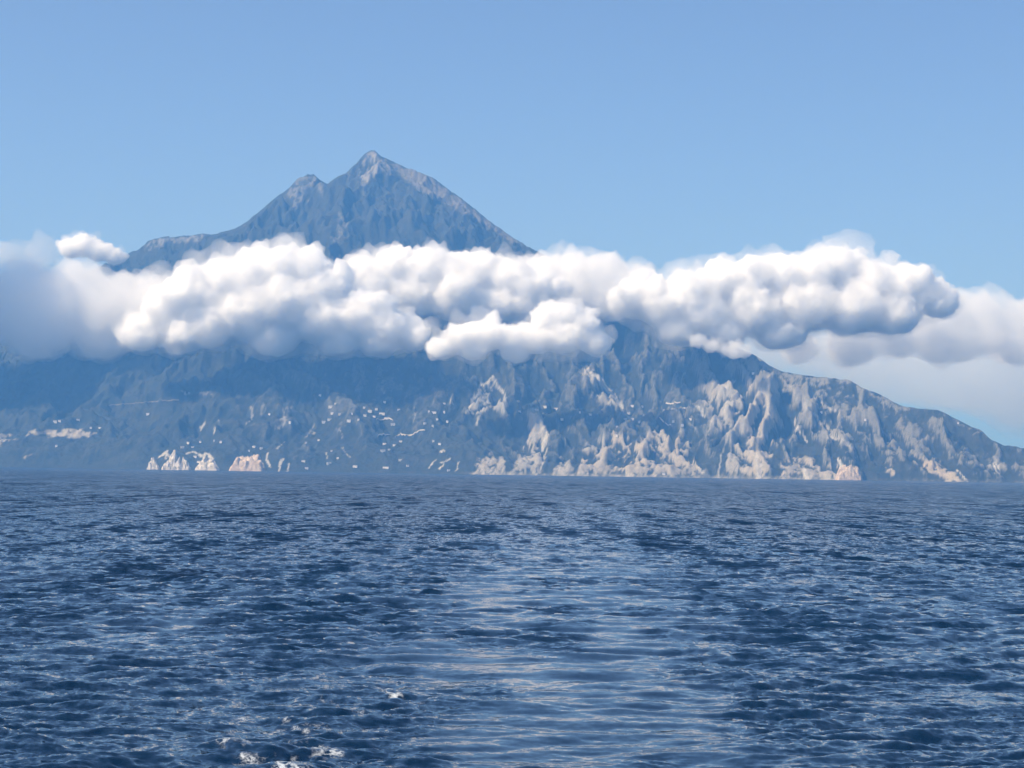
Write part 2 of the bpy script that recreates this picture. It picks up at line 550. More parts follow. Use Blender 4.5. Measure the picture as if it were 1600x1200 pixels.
# bare rock as it lies on the slopes: (polygon, amount, warmth)
ROCK_AREAS = [
    ([(826, 638), (850, 640), (856, 690), (847, 744), (796, 744), (814, 690)], 0.95, 0.35),
    ([(738, 744), (746, 714), (757, 718), (766, 703), (775, 720), (786, 712), (792, 744)], 0.9, 0.5),
    ([(862, 744), (872, 715), (884, 680), (894, 718), (896, 744)], 0.6, 0.4),
    ([(902, 744), (914, 700), (955, 668), (985, 684), (1000, 690), (1030, 660), (1062, 682), (1085, 715), (1102, 746)], 0.74, 0.6),
    ([(905, 702), (948, 672), (956, 684), (930, 708)], 0.6, 0.2),
    ([(1098, 600), (1150, 580), (1192, 606), (1206, 650), (1209, 700), (1197, 748), (1128, 748), (1142, 690), (1105, 655)], 0.62, 0.35),
    ([(1160, 628), (1196, 614), (1207, 655), (1208, 705), (1196, 748), (1160, 748), (1168, 690)], 0.9, 0.6),
    ([(1196, 586), (1210, 592), (1218, 612), (1204, 610)], 0.85, 0.6),
    ([(1214, 748), (1228, 704), (1262, 716), (1300, 722), (1335, 730), (1344, 750)], 0.72, 0.6),
    ([(1424, 712), (1462, 722), (1488, 736), (1506, 754), (1478, 754), (1452, 738)], 1.0, 1.0),
    ([(1384, 742), (1391, 724), (1402, 740)], 0.9, 0.9),
    ([(1455, 706), (1472, 708), (1475, 724), (1460, 722)], 0.6, 0.6),
    ([(1510, 706), (1560, 712), (1575, 735), (1530, 735)], 0.45, 0.3),
    ([(1350, 620), (1470, 668), (1500, 720), (1420, 712), (1360, 690), (1290, 640)], 0.32, 0.3),
    ([(1225, 600), (1300, 640), (1340, 690), (1300, 690), (1250, 650)], 0.42, 0.3),
    ([(40, 679), (58, 672), (100, 673), (156, 676), (140, 682), (70, 681)], 1.1, 0.55),
    ([(-20, 678), (14, 680), (30, 682), (4, 694), (-20, 698)], 0.9, 0.5),
    ([(34, 714), (56, 705), (50, 713), (40, 718)], 0.8, 0.6),
    ([(280, 609), (326, 611), (332, 618), (292, 617)], 0.6, 0.15),
    ([(742, 615), (768, 590), (792, 620), (796, 645), (768, 640), (735, 652)], 0.6, 0.2),
    ([(905, 592), (918, 574), (940, 590), (972, 636), (960, 640), (925, 620)], 0.6, 0.3),
    ([(1040, 652), (1062, 660), (1085, 690), (1092, 716), (1076, 700)], 0.55, 0.25),
    ([(484, 672), (494, 662), (498, 680), (490, 686)], 0.8, 0.5),
    ([(436, 640), (452, 634), (448, 660), (438, 662)], 0.45, 0.3),
    ([(382, 640), (394, 632), (392, 652), (384, 652)], 0.4, 0.1),
    # the summit
    ([(556, 262), (578, 234), (600, 250), (640, 268), (625, 280), (598, 268), (584, 275), (572, 290), (560, 285)], 0.42, 0.4),
    ([(600, 252), (655, 266), (716, 305), (770, 346), (832, 388), (800, 380), (750, 350), (700, 322), (650, 296)], 0.36, 0.8),
    ([(445, 300), (470, 276), (490, 272), (508, 292), (505, 318), (470, 325), (448, 330)], 0.32, 0.3),
    ([(515, 372), (530, 328), (545, 345), (548, 375), (520, 385)], 0.3, 0.3),
    ([(218, 392), (240, 372), (330, 366), (310, 378), (260, 384)], 0.4, 0.2),
]
ROCK_LINES = [
    ([(768, 590), (750, 606), (738, 628), (730, 645)], 3, .8), ([(770, 592), (786, 614), (790, 640)], 3, .7), ([(752, 640), (744, 665)], 2.5, .6),
    ([(914, 575), (940, 596), (958, 618), (972, 638)], 4, .8), ([(832, 640), (846, 658), (852, 680), (846, 705)], 4, .9),
    ([(1062, 650), (1080, 664), (1092, 682)], 2.2, .5), ([(1186, 608), (1196, 622), (1204, 650)], 3, .8), ([(1165, 690), (1182, 715), (1186, 745)], 3, .7),
    ([(1236, 654), (1248, 672), (1262, 692)], 2, .9), ([(1265, 614), (1290, 634), (1312, 647)], 2.5, .8), ([(1236, 605), (1246, 622), (1262, 636)], 4, .6),
    ([(1285, 658), (1298, 672)], 4, .6), ([(1294, 682), (1315, 690), (1332, 700)], 4, .7), ([(1090, 634), (1102, 650)], 3, .8), ([(1124, 748), (1126, 715), (1140, 685)], 2.5, .6),
    ([(1084, 722), (1098, 738)], 3, .9), ([(1310, 718), (1322, 738)], 4, 1.0), ([(1256, 732), (1262, 748)], 4, 1.0), ([(1186, 745), (1188, 728)], 5, .9),
    ([(1496, 735), (1512, 752)], 2, .8), ([(1552, 725), (1562, 738)], 4, .8), ([(1110, 620), (1112, 650), (1106, 675)], 2.5, .5), ([(1122, 610), (1120, 640)], 2.5, .5), ([(1136, 604), (1132, 640), (1126, 672)], 3, .5),
    ([(455, 296), (462, 312)], 2.2, 1.0), ([(470, 292), (466, 312)], 2, .6), ([(383, 352), (388, 372), (394, 388)], 1.6, .8), ([(548, 268), (544, 282)], 2, .6), ([(562, 294), (570, 304)], 2.2, .9),
    ([(604, 300), (616, 310), (632, 322)], 2.4, .6), ([(630, 290), (645, 302)], 3, .6), ([(676, 324), (700, 345), (725, 362)], 2, .5), ([(700, 345), (735, 362)], 2, .4), ([(576, 262), (572, 280)], 2.5, .8), ([(588, 244), (604, 262)], 2.5, .8),
    ([(500, 330), (504, 350)], 2, .6), ([(602, 292), (590, 312)], 2, .4),
    ([(440, 636), (446, 660), (432, 672)], 2, .6), ([(452, 632), (456, 640)], 2, .6), ([(394, 634), (392, 656), (386, 664)], 2, .6), ([(412, 632), (408, 650)], 2, .4), ([(478, 684), (492, 664)], 2, .5),
    ([(530, 668), (538, 690)], 1.8, .5), ([(322, 658), (312, 672)], 2, .8), ([(340, 660), (346, 650)], 1.8, .7), ([(336, 668), (334, 676)], 1.8, .8), ([(418, 710), (420, 728)], 2.4, 1.0), ([(440, 716), (436, 736)], 2, .9), ([(452, 724), (448, 738)], 2, .8),
    ([(434, 702), (444, 690)], 1.8, .6), ([(536, 700), (544, 714)], 1.8, .6), ([(510, 706), (512, 718)], 2, .7), ([(672, 732), (680, 718)], 2, .7), ([(686, 734), (694, 726)], 2, .7), ([(712, 738), (718, 720)], 1.8, .6), ([(688, 722), (704, 716)], 2.5, .6), ([(690, 708), (695, 704)], 2, .7),
    ([(240, 731), (238, 718), (243, 722)], 2.2, .9), ([(248, 714), (262, 705), (258, 716)], 2, .7), ([(300, 706), (312, 710), (318, 712)], 2.5, .8), ([(316, 724), (320, 708), (332, 716), (334, 730)], 2.5, .9), ([(258, 707), (272, 716)], 2, .8), ([(290, 708), (306, 706)], 2, .7),
    ([(646, 640), (648, 652), (644, 662)], 1.6, .5), ([(704, 624), (708, 632)], 2, .6), ([(598, 606), (600, 616)], 2, .5),
]


def build_mountain():
    px, py = project(GX, GY, GH)
    gy, gx = np.gradient(GH, TY, TX)
    slope = np.hypot(gx, gy)
    jx = px + 5 * fbm2(GX / 60, GH / 45, 3, 201) + 1.5 * perlin2(GX / 14, GH / 12, 207)
    jy = py + 5 * fbm2(GX / 60, GH / 45, 3, 202) + 1.5 * perlin2(GX / 14, GH / 12, 208)
    # ribs stand proud of their surroundings and are bare, gullies hold the scrub
    def blur(a, n, ax):
        c = np.cumsum(np.concatenate([np.zeros_like(np.take(a, [0], ax)), np.pad(a, [(n, n) if q == ax else (0, 0) for q in range(2)], mode='edge')], ax), ax)
        m = a.shape[ax]
        return (np.take(c, np.arange(2 * n + 1, 2 * n + 1 + m), ax) - np.take(c, np.arange(0, m), ax)) / (2 * n + 1)
    conv = np.clip((GH - blur(blur(GH, 9, 1), 6, 0)) / 16.0, -1.2, 1.2)
    conv2 = np.clip((GH - blur(GH, 2, 1)) / 3.0, -1.2, 1.2)
    vis = (py > 215) & (py < 775) & (px > -80) & (px < 1680)
    # general rock on the steeps, in streaks that run down the fall line
    lean = np.interp(px, [300, 800, 1200, 1400], [0.15, 0.0, -0.15, -0.9])
    sw = GX + lean * GH + 22 * fbm2(GX / 70, GY / 70, 3, 305)
    sv = GH + 0.25 * GY
    st = 0.75 * conv + 0.2 * conv2 + 0.3 * (ridged2(sw / 36, sv / 120, 4, 300, 0.62) - 0.95)
    st2 = fbm2(sw / 15, sv / 34, 3, 310, 0.7)
    big = fbm2(GX / 420, GH / 260, 3, 320)
    rock = 0.16 + 0.4 * big + 0.5 * st + 0.28 * st2 + 0.55 * sstep(0.75, 1.7, slope)
    region = np.interp(px, [0, 300, 420, 560, 720, 900, 1060, 1200, 1400, 1600], [0.0, .02, .28, .32, .28, .32, .36, .48, .46, .40])
    alpine = sstep(1150, 1900, GH)
    rock = sstep(0.35, 0.95, rock) * np.maximum(region * (1 - 0.85 * sstep(700, 1200, GH)), 0.08 * alpine)
    warm = np.full(px.shape, 0.25) + 0.3 * fbm2(GX / 90, GH / 90, 2, 330)
    ix = vis
    a_px, a_py = jx[ix], jy[ix]
    r = rock[ix]; wv = warm[ix]
    tex = np.clip(0.6 + 0.9 * st[ix] + 0.5 * st2[ix], 0.0, 1.25)
    for pts, amt, wm in ROCK_AREAS:
        m = poly_mask(a_px, a_py, pts, 4.0)
        k = amt * m * (tex if (amt <= 1.0 and wm < 0.78) or pts[0][1] > 420 and amt <= 1.0 else 1.0)
        r = np.maximum(r, k); wv = wv * (1 - m) + m * (wm + 0.25 * st2[ix])
    pale = np.zeros_like(r)
    for pts, w, amt in ROCK_LINES:
        m = line_mask(0.6 * a_px + 0.4 * px[ix], 0.6 * a_py + 0.4 * py[ix], pts, w * 0.8)
        hi = 0.45 if pts[0][1] < 420 else 1.0
        r = np.maximum(r, m * amt * hi); pale = np.maximum(pale, m * amt * 0.6 * (hi == 1.0))
    # a lighter band where the swell keeps the rock clean
    surf = (1 - sstep(6, 26, GH[ix])) * np.interp(px[ix], [0, 220, 720, 760, 1340, 1360, 1600], [.05, .12, .2, .6, .6, .3, .4])
    r = np.maximum(r, surf * (0.5 + 0.5 * tex)); pale = np.maximum(pale, surf * 0.5)
    R = rock.copy(); R[ix] = r
    W = warm.copy(); W[ix] = wv
    PL = np.zeros_like(rock); PL[ix] = pale

    me = mesh_np('mountain', np.stack([GX, GY, GH], -1).reshape(-1, 3), grid_quads(*GX.shape))
    vattr(me, 'rock', np.clip(R, 0, 1)); vattr(me, 'warm', np.clip(W, 0, 1)); vattr(me, 'pale', np.clip(PL, 0, 1))
    vattr(me, 'alpine', alpine)
    t = NT('mountain_slopes')
    pos = t.pos()
    n1 = t.noise(pos, 0.012, 4, 0.6)
    n2 = t.noise(pos, 0.06, 4, 0.65)
    veg = t.mix(t.ramp(n1, 0.3, 0.7), (0.024, 0.030, 0.022), (0.046, 0.050, 0.036))
    veg = t.mix(t.math('MULTIPLY', t.attr('alpine'), 0.12), veg, (0.13, 0.12, 0.085))
    rk = t.mix(t.attr('warm'), (0.25, 0.255, 0.24), (0.37, 0.31, 0.22))
    rk = t.mix(t.attr('pale'), rk, (0.50, 0.48, 0.42))
    rk = t.mix(t.math('MULTIPLY', t.ramp(n2, 0.45, 0.75), 0.5), rk, (0.16, 0.15, 0.12))
    f = t.ramp(t.math('ADD', t.attr('rock'), t.math('MULTIPLY', t.math('SUBTRACT', n2, 0.5), 0.5)), 0.12, 0.75)
    b = t.n('ShaderNodeBsdfPrincipled')
    bp = t.n('ShaderNodeBump')
    bp.inputs['Strength'].default_value = 0.9
    bp.inputs['Distance'].default_value = 9.0
    t.l(t.noise(pos, 0.045, 5, 0.62), bp.inputs['Height'])
    t.l(bp.outputs[0], b.inputs['Normal'])
    t.l(t.mix(f, veg, rk), b.inputs['Base Color'])
    b.inputs['Roughness'].default_value = 0.95
    b.inputs['Specular IOR Level'].default_value = 0.1
    t.l(b.outputs[0], t.out.inputs['Surface'])
    link('mountain', me, t.m, kind='structure', label='rocky pyramid peak rising from the sea above a belt of cloud', category='mountain')


build_mountain()

# ================================================================== ROCKS, HOUSES AND TERRACES ON THE COAST
def plain_mat(name, col, col2, scale, rough=0.9):
    t = NT(name)
    n = t.noise(t.pos(), scale, 4, 0.6)
    b = t.n('ShaderNodeBsdfPrincipled')
    t.l(t.mix(t.ramp(n, 0.35, 0.65), col, col2), b.inputs['Base Color'])
    b.inputs['Roughness'].default_value = rough
    b.inputs['Specular IOR Level'].default_value = 0.15
    t.l(b.outputs[0], t.out.inputs['Surface'])
    return t.m


M_WALL = plain_mat('limewash', (0.72, 0.70, 0.66), (0.58, 0.56, 0.52), 0.2)
M_SLATE = plain_mat('slate', (0.30, 0.29, 0.28), (0.22, 0.21, 0.21), 0.3)
M_STONE = plain_mat('dry_stone', (0.58, 0.54, 0.47), (0.42, 0.39, 0.34), 0.15)
M_ROCK_PALE = plain_mat('pale_limestone', (0.58, 0.54, 0.48), (0.30, 0.28, 0.25), 0.05)
M_ROCK_PINK = plain_mat('pink_limestone', (0.52, 0.43, 0.34), (0.32, 0.25, 0.19), 0.05)


def rock_outcrop(px, py_top, w_px, depth, mat, label, peak=1.0, lean=0.0, seed=0):
    w = w_px * depth / F
    c = P(px, 740, depth)
    h = P(px, py_top, depth)[2]
    n = 40
    u, v = np.meshgrid(np.linspace(-1, 1, n), np.linspace(-1, 1, n), indexing='ij')
    r = np.maximum(np.abs(u) * 0.8 + 0.2 * np.hypot(u, v), np.abs(v))
    x = u * w / 2 * 1.15; y = v * w * 0.45
    shape = np.clip(1 - r ** peak, 0, 1)
    z = h * shape ** 0.8 * (1.0 + 0.55 * fbm2(u * 2.2 + seed, v * 2.2, 3, seed)) + h * 0.10 * fbm2(u * 4, v * 4 + seed, 4, seed + 5, 0.6)
    z = np.where(r > 0.97, -8, z - 3)
    x = x + lean * np.clip(z, 0, None) + w * 0.03 * fbm2(u * 4, v * 4, 2, seed + 9)
    me = mesh_np('rock_outcrop', np.stack([x, y, z], -1).reshape(-1, 3), grid_quads(n, n)[:, ::-1], False)
    o = link('rock_outcrop', me, mat, label=label, category='rock', group='rocks standing at the shore')
    o.location = (c[0], depth, 0)
    return o


rock_outcrop(270, 703, 30, 10480, M_ROCK_PALE, 'pale pyramid shaped shore rock among smaller rocks', 0.8, 0.1, 3)
rock_outcrop(239, 716, 17, 10490, M_ROCK_PALE, 'small pale shore rock just left of the pyramid shaped one', 1.2, 0.0, 5)
rock_outcrop(288, 719, 18, 10470, M_ROCK_PALE, 'small pale shore rock just right of the pyramid shaped one', 1.4, 0.0, 6)
rock_outcrop(324, 717, 34, 10500, M_ROCK_PALE, 'low rounded pale shore rock between the pyramid rock and the pink one', 1.5, 0.0, 7)
rock_outcrop(386, 715, 50, 10440, M_ROCK_PINK, 'broad pinkish rock block at the waterline', 2.4, 0.12, 8)
rock_outcrop(1326, 731, 36, 10130, M_ROCK_PINK, 'blunt pinkish rock at the tip of the cape cliffs', 3.0, 0.0, 9)


def house_meshes(w, d, h, roof_h):
    hw, hd = w / 2, d / 2
    wall_v = np.array([(-hw, -hd, -7), (hw, -hd, -7), (hw, hd, -7), (-hw, hd, -7), (-hw, -hd, h), (hw, -hd, h), (hw, hd, h), (-hw, hd, h), (-hw, 0, h + roof_h - .3), (hw, 0, h + roof_h - .3)], float)
    wall_f = [(0, 1, 5, 4), (2, 3, 7, 6), (1, 2, 6, 9, 5), (3, 0, 4, 8, 7)]
    e = 0.7
    z0 = h - 0.3
    roof_v = np.array([(-hw - e, -hd - e, z0), (hw + e, -hd - e, z0), (hw + e, hd + e, z0), (-hw - e, hd + e, z0), (-hw - e, 0, h + roof_h), (hw + e, 0, h + roof_h)], float)
    roof_f = [(0, 1, 5, 4), (2, 3, 4, 5), (1, 2, 5), (3, 0, 4), (3, 2, 1, 0)]
    a = bpy.data.meshes.new('wall'); a.from_pydata([tuple(v) for v in wall_v], [], wall_f)
    b = bpy.data.meshes.new('roof'); b.from_pydata([tuple(v) for v in roof_v], [], roof_f)
    a.materials.append(M_WALL); b.materials.append(M_SLATE)
    return a, b


HOUSES = [  # photo position and width of every white building on the slopes
    (517, 636, 10), (519, 647, 8), (531, 647, 5), (545, 658, 8), (550, 647, 4), (560, 656, 4), (570, 650, 7), (500, 618, 6), (515, 656, 9), (506, 660, 8), (524, 631, 5),
    (528, 716, 5), (518, 705, 4), (474, 721, 7), (478, 692, 4), (498, 688, 4), (453, 661, 5), (421, 647, 4), (397, 698, 6), (408, 701, 6), (389, 705, 4), (514, 724, 10), (479, 732, 8), (555, 729, 8),
    (664, 662, 5), (626, 690, 7), (677, 689, 5), (687, 694, 6), (691, 706, 4), (637, 728, 5), (701, 735, 6), (623, 640, 6), (601, 629, 6), (578, 643, 10), (597, 647, 12), (584, 651, 9), (604, 654, 12), (588, 639, 7), (569, 637, 5),
    (614, 664, 9), (601, 694, 9), (616, 696, 6), (598, 705, 9), (608, 703, 5), (626, 719, 10), (603, 731, 12), (678, 645, 11), (670, 643, 4), (694, 644, 4), (683, 655, 4), (699, 659, 4), (676, 666, 4), (694, 631, 5),
    (869, 639, 9), (922, 648, 6), (964, 667, 4), (906, 645, 4), (812, 643, 5), (851, 636, 9), (877, 657, 10), (838, 641, 8),
    (988, 635, 7), (1003, 635, 5), (977, 655, 7), (988, 655, 7), (1007, 648, 7), (999, 660, 5), (964, 682, 4), (1037, 641, 5), (1052, 659, 6), (1066, 665, 5), (1079, 655, 6), (1037, 741, 6), (982, 646, 8),
    (86, 659, 8), (93, 658, 5), (122, 656, 7), (142, 669, 4), (156, 669, 6), (231, 647, 6), (88, 697, 4), (294, 692, 5), (285, 699, 7), (305, 714, 7), (313, 691, 4), (345, 691, 5), (335, 689, 4), (301, 699, 7), (311, 722, 8),
    (1283, 644, 5), (1177, 583, 5), (1352, 656, 5), (1497, 661, 4),
]
PLACES = [  # (test, words) : where on the mountain a building stands
    (lambda x, y: x < 200, 'on the headland with the long bare strip'),
    (lambda x, y: x < 360 and y < 670, 'alone on the dark slope above the pyramid rock'),
    (lambda x, y: x < 360, 'just above the pale shore rocks'),
    (lambda x, y: x < 465, 'above the broad pinkish shore rock'),
    (lambda x, y: x < 563 and y < 670, 'in the village under the widest cumulus'),
    (lambda x, y: x < 563, 'on the shore below the cumulus village'),
    (lambda x, y: x < 640 and y < 668, 'in the crowded village by the pointed spur'),
    (lambda x, y: x < 640, 'between the crowded village and the shore'),
    (lambda x, y: x < 720 and y < 670, 'in the hamlet below the pointed spur'),
    (lambda x, y: x < 720, 'by the shore under the pointed spur'),
    (lambda x, y: x < 940, 'around the top of the scree chute'),
    (lambda x, y: x < 1090 and y < 735, 'on the shelf above the grey cliff'),
    (lambda x, y: x < 1090, 'at the waterline under the broad grey cliff'),
    (lambda x, y: True, 'high on the cape slopes'),
]
ORD = ['first', 'second', 'third', 'fourth', 'fifth', 'sixth', 'seventh', 'eighth', 'ninth', 'tenth', 'eleventh', 'twelfth', 'thirteenth']


def build_houses():
    byp = {}
    for hx in sorted(HOUSES):
        k = next(i for i, (t, _) in enumerate(PLACES) if t(hx[0], hx[1]))
        byp.setdefault(k, []).append(hx)
    r = random.Random(5)
    for k, lst in byp.items():
        for i, (px, py, w) in enumerate(lst):
            p = hit(px, py + 0.8)
            if p is None:
                continue
            W = max(8.0, w * 2.6) * r.uniform(0.75, 1.0)
            Dp = min(W * 0.7, r.uniform(8, 12)); Hh = r.uniform(3.8, 6.2) if w < 8 else r.uniform(4.5, 7)
            a, b = house_meshes(W, Dp, Hh, r.uniform(1.8, 2.8))
            size = 'tiny' if w <= 4 else ('small' if w <= 6 else ('long' if w >= 9 else 'low'))
            lab = ('%s white house %s' % (size, PLACES[k][1])) if len(lst) == 1 else '%s white house, %s from left %s' % (size, ORD[i], PLACES[k][1])
            o = link('house', None, label=lab, category='house', group='white houses on the mountain slopes')
            o.location = (p[0], p[1], p[2] + 1.0)
            o.rotation_euler = (0, 0, r.uniform(-0.45, 0.35))
            link('wall', a, None, o)
            link('roof', b, None, o)


build_houses()


def strip_wall(name, cat, label, pts, height, width, mat):
    """A low wall or cut bank that follows the slope through photo points."""
    line = []
    for (x0, y0), (x1, y1) in zip(pts[:-1], pts[1:]):
        n = max(2, int(math.hypot(x1 - x0, y1 - y0) / 2))
        for t in np.linspace(0, 1, n, endpoint=False):
            line.append(hit(x0 + (x1 - x0) * t, y0 + (y1 - y0) * t))
    line.append(hit(*pts[-1]))
    line = np.array([q for q in line if q is not None])
    if len(line) < 3:
        return
    for _ in range(2):
        line[1:-1] = (line[:-2] + 2 * line[1:-1] + line[2:]) / 4
    z = np.maximum(ground(line[:, 0], line[:, 1]), line[:, 2])
    org = np.array([line[0, 0], line[0, 1], z[0]])
    vs = []
    for dz, dy in ((-6, -width / 2), (height, -width / 2), (height, width / 2), (-6, width / 2)):
        vs.append(np.stack([line[:, 0], line[:, 1] + dy, z + dz], -1) - org)
    v = np.stack(vs, 1).reshape(-1, 3)
    n = len(line)
    q = [(i * 4 + j, (i + 1) * 4 + j, (i + 1) * 4 + (j + 1) % 4, i * 4 + (j + 1) % 4) for i in range(n - 1) for j in range(4)]
    q += [(3, 2, 1, 0), ((n - 1) * 4, (n - 1) * 4 + 1, (n - 1) * 4 + 2, (n - 1) * 4 + 3)]
    me = mesh_np(name, v, np.array(q), False)
    o = link(name, me, mat, label=label, category=cat, kind='thing', group='terrace walls on the slopes')
    o.location = tuple(org)


strip_wall('terrace_wall', 'wall', 'pale terrace wall bent down at one end below the terraced village', [(590, 684), (591, 680), (609, 680)], 5, 3, M_STONE)
strip_wall('terrace_wall', 'wall', 'long pale terrace wall climbing to the right below the small hamlet', [(617, 684), (622, 680), (644, 681), (650, 676), (659, 672), (664, 673)], 4, 3, M_STONE)
strip_wall('terrace_wall', 'wall', 'pale terrace wall under the crowded village houses', [(588, 656), (598, 657), (608, 653), (614, 658)], 4, 3, M_STONE)
strip_wall('terrace_wall', 'wall', 'upper of two level pale terrace walls left of the cape cliffs', [(1040, 632), (1052, 631), (1063, 630)], 4, 3, M_STONE)
strip_wall('terrace_wall', 'wall', 'lower of two level pale terrace walls left of the cape cliffs', [(1048, 641), (1060, 639), (1078, 638)], 4, 3, M_STONE)
strip_wall('terrace_wall', 'wall', 'faint pale bank across the dark slope above the low headland', [(170, 634), (206, 631), (240, 628), (280, 626)], 2, 3, plain_mat('earth_bank', (0.22, 0.20, 0.16), (0.12, 0.11, 0.09), 0.02))
strip_wall('terrace_wall', 'wall', 'slanting pale wall down the shelf beside the broad grey cliff', [(1030, 653), (1042, 664), (1050, 668)], 3, 3, M_STONE)

# ================================================================== CLOUDS
def cloud_mat(name, density, aniso=0.0, tint=(1, 1, 1)):
    t = NT(name)
    v = t.n('ShaderNodeVolumePrincipled')
    v.inputs['Color'].default_value = (*tint, 1)
    v.inputs['Density'].default_value = density
    v.inputs['Anisotropy'].default_value = aniso
    t.l(v.outputs[0], t.out.inputs['Volume'])
    # a thin veil of droplets at the very rim, almost clear
    mix = t.n('ShaderNodeMixShader')
    tr = t.n('ShaderNodeBsdfTransparent')
    tl = t.n('ShaderNodeBsdfTranslucent')
    tl.inputs['Color'].default_value = (1, 1, 1, 1)
    mix.inputs[0].default_value = 0.01
    t.l(tr.outputs[0], mix.inputs[1]); t.l(tl.outputs[0], mix.inputs[2])
    t.l(mix.outputs[0], t.out.inputs['Surface'])
    t.m.cycles.homogeneous_volume = True
    return t.m


def ico():
    import bmesh
    bm = bmesh.new()
    bmesh.ops.create_icosphere(bm, subdivisions=2, radius=1)
    v = np.array([x.co[:] for x in bm.verts]); f = np.array([[q.index for q in p.verts] for p in bm.faces])
    bm.free()
    return v, f


ICO_V, ICO_F = ico()


def remeshed(src, voxel):
    o = bpy.data.objects.new('tmp', src)
    COL.objects.link(o)
    md = o.modifiers.new('r', 'REMESH'); md.mode = 'VOXEL'; md.voxel_size = voxel; md.use_smooth_shade = True
    dg = bpy.context.evaluated_depsgraph_get()
    me = bpy.data.meshes.new_from_object(o.evaluated_get(dg))
    bpy.data.objects.remove(o)
    return me


def puff_mesh(name, blobs, voxel, bump, seed, base=None, gain=0.65):
    """Union of puffs -> one closed billowy skin. blobs: (x, y, z, rx, ry, rz) in metres."""
    vs, fs = [], []
    for i, (x, y, z, rx, ry, rz) in enumerate(blobs):
        vs.append(ICO_V * np.array([rx, ry, rz]) + np.array([x, y, z]))
        fs.append(ICO_F + i * len(ICO_V))
    src = mesh_np(name + '_src', np.concatenate(vs), np.concatenate(fs))
    me = remeshed(src, voxel)
    bpy.data.meshes.remove(src)
    n = len(me.vertices)
    co = np.empty(n * 3, np.float32); me.vertices.foreach_get('co', co); co = co.reshape(-1, 3).astype(float)
    nr = np.empty(n * 3, np.float32); me.vertex_normals.foreach_get('vector', nr); nr = nr.reshape(-1, 3).astype(float)
    # cauliflower billows: rounded outward, creased inward
    d = np.zeros(n); lam, a = bump
    for o_ in range(5):
        q = co / lam
        n_ = perlin3(q[:, 0], q[:, 1], q[:, 2], seed + o_)
        # the big forms billow, the small ones are torn
        d += a * ((2.2 * np.abs(n_) - 0.4) if o_ < 3 else 1.3 * n_)
        lam *= 0.47; a *= gain
    # bases are flatter and smoother than the tops
    k = 0.45 + 0.55 * sstep(-0.5, 0.3, nr[:, 2])
    co += nr * (d * k)[:, None]
    if base is not None:
        b = base + 40 * perlin2(co[:, 0] / 160, co[:, 1] / 160, seed)
        lowp = co[:, 2] < b
        co[lowp, 2] = b[lowp] - (b[lowp] - co[lowp, 2]) * 0.32
    me.vertices.foreach_set('co', co.astype(np.float32).ravel())
    me.update()
    out = remeshed(me, voxel * 0.9)
    bpy.data.meshes.remove(me)
    out.name = name
    return out


def blobs_from(px_list, depth, ry_k=1.0, kids=4, seed=0, scale=1.0):
    r = random.Random(seed)
    out = []
    for b in px_list:
        d = depth + (b[3] if len(b) > 3 else 0)
        sq = b[4] if len(b) > 4 else 0.8
        c = P(b[0], b[1], d)
        R = b[2] * d / F
        out.append((c[0], c[1], c[2], R * scale * 1.1, R * ry_k * scale, R * sq * scale))
        for i in range(kids):
            a = r.uniform(0, 2 * math.pi)
            e = r.uniform(-0.2, 1.3)
            rr = R * r.uniform(0.3, 0.6)
            k = R * r.uniform(0.6, 0.85)
            out.append((c[0] + math.cos(a) * math.cos(e) * k * 1.1, c[1] + math.sin(a) * math.cos(e) * k * ry_k, c[2] + math.sin(e) * k * sq, rr * scale * 1.1, rr * scale, rr * scale * 0.85))
    return out


LAYERS = dict(billow=(cloud_mat('cloud_billow', 0.042), 0.93, 10.0, (165, 27), 0.82),
              wisp=(cloud_mat('cloud_wisp', 0.012), 1.0, 12.0, (140, 40), 0.72),
              veil=(cloud_mat('cloud_veil', 0.0030), 1.16, 22.0, (260, 70), 0.70),
              thin=(cloud_mat('cloud_thin', 0.0011), 1.1, 22.0, (260, 70), 0.70),
              shade=(cloud_mat('cloud_shade', 0.0050), 1.0, 18.0, (220, 60), 0.70))


def cloud(label, px_list, depth, seed, ry_k=1.3, layers=('billow', 'wisp', 'veil'), base=None, size=1.0, kids=4):
    c0 = P(px_list[0][0], px_list[0][1], depth)
    root = link('cloud', None, label=label, category='cloud', group='clouds round the mountain')
    root.location = tuple(c0)
    for li, nm in enumerate(layers):
        mat, sc, vox, bump, gain = LAYERS[nm]
        bl = blobs_from(px_list, depth, ry_k, kids, seed, sc)
        zb = None if base is None else P(px_list[0][0], base, depth)[2] - (sc - 0.9) * 160
        me = puff_mesh(nm, bl, vox * size, (bump[0] * size, bump[1] * size), seed * 7 + li * 3, zb, gain)
        c = link(nm, me, mat, root)
        c.matrix_parent_inverse = Matrix.Translation(-root.location)
    return root


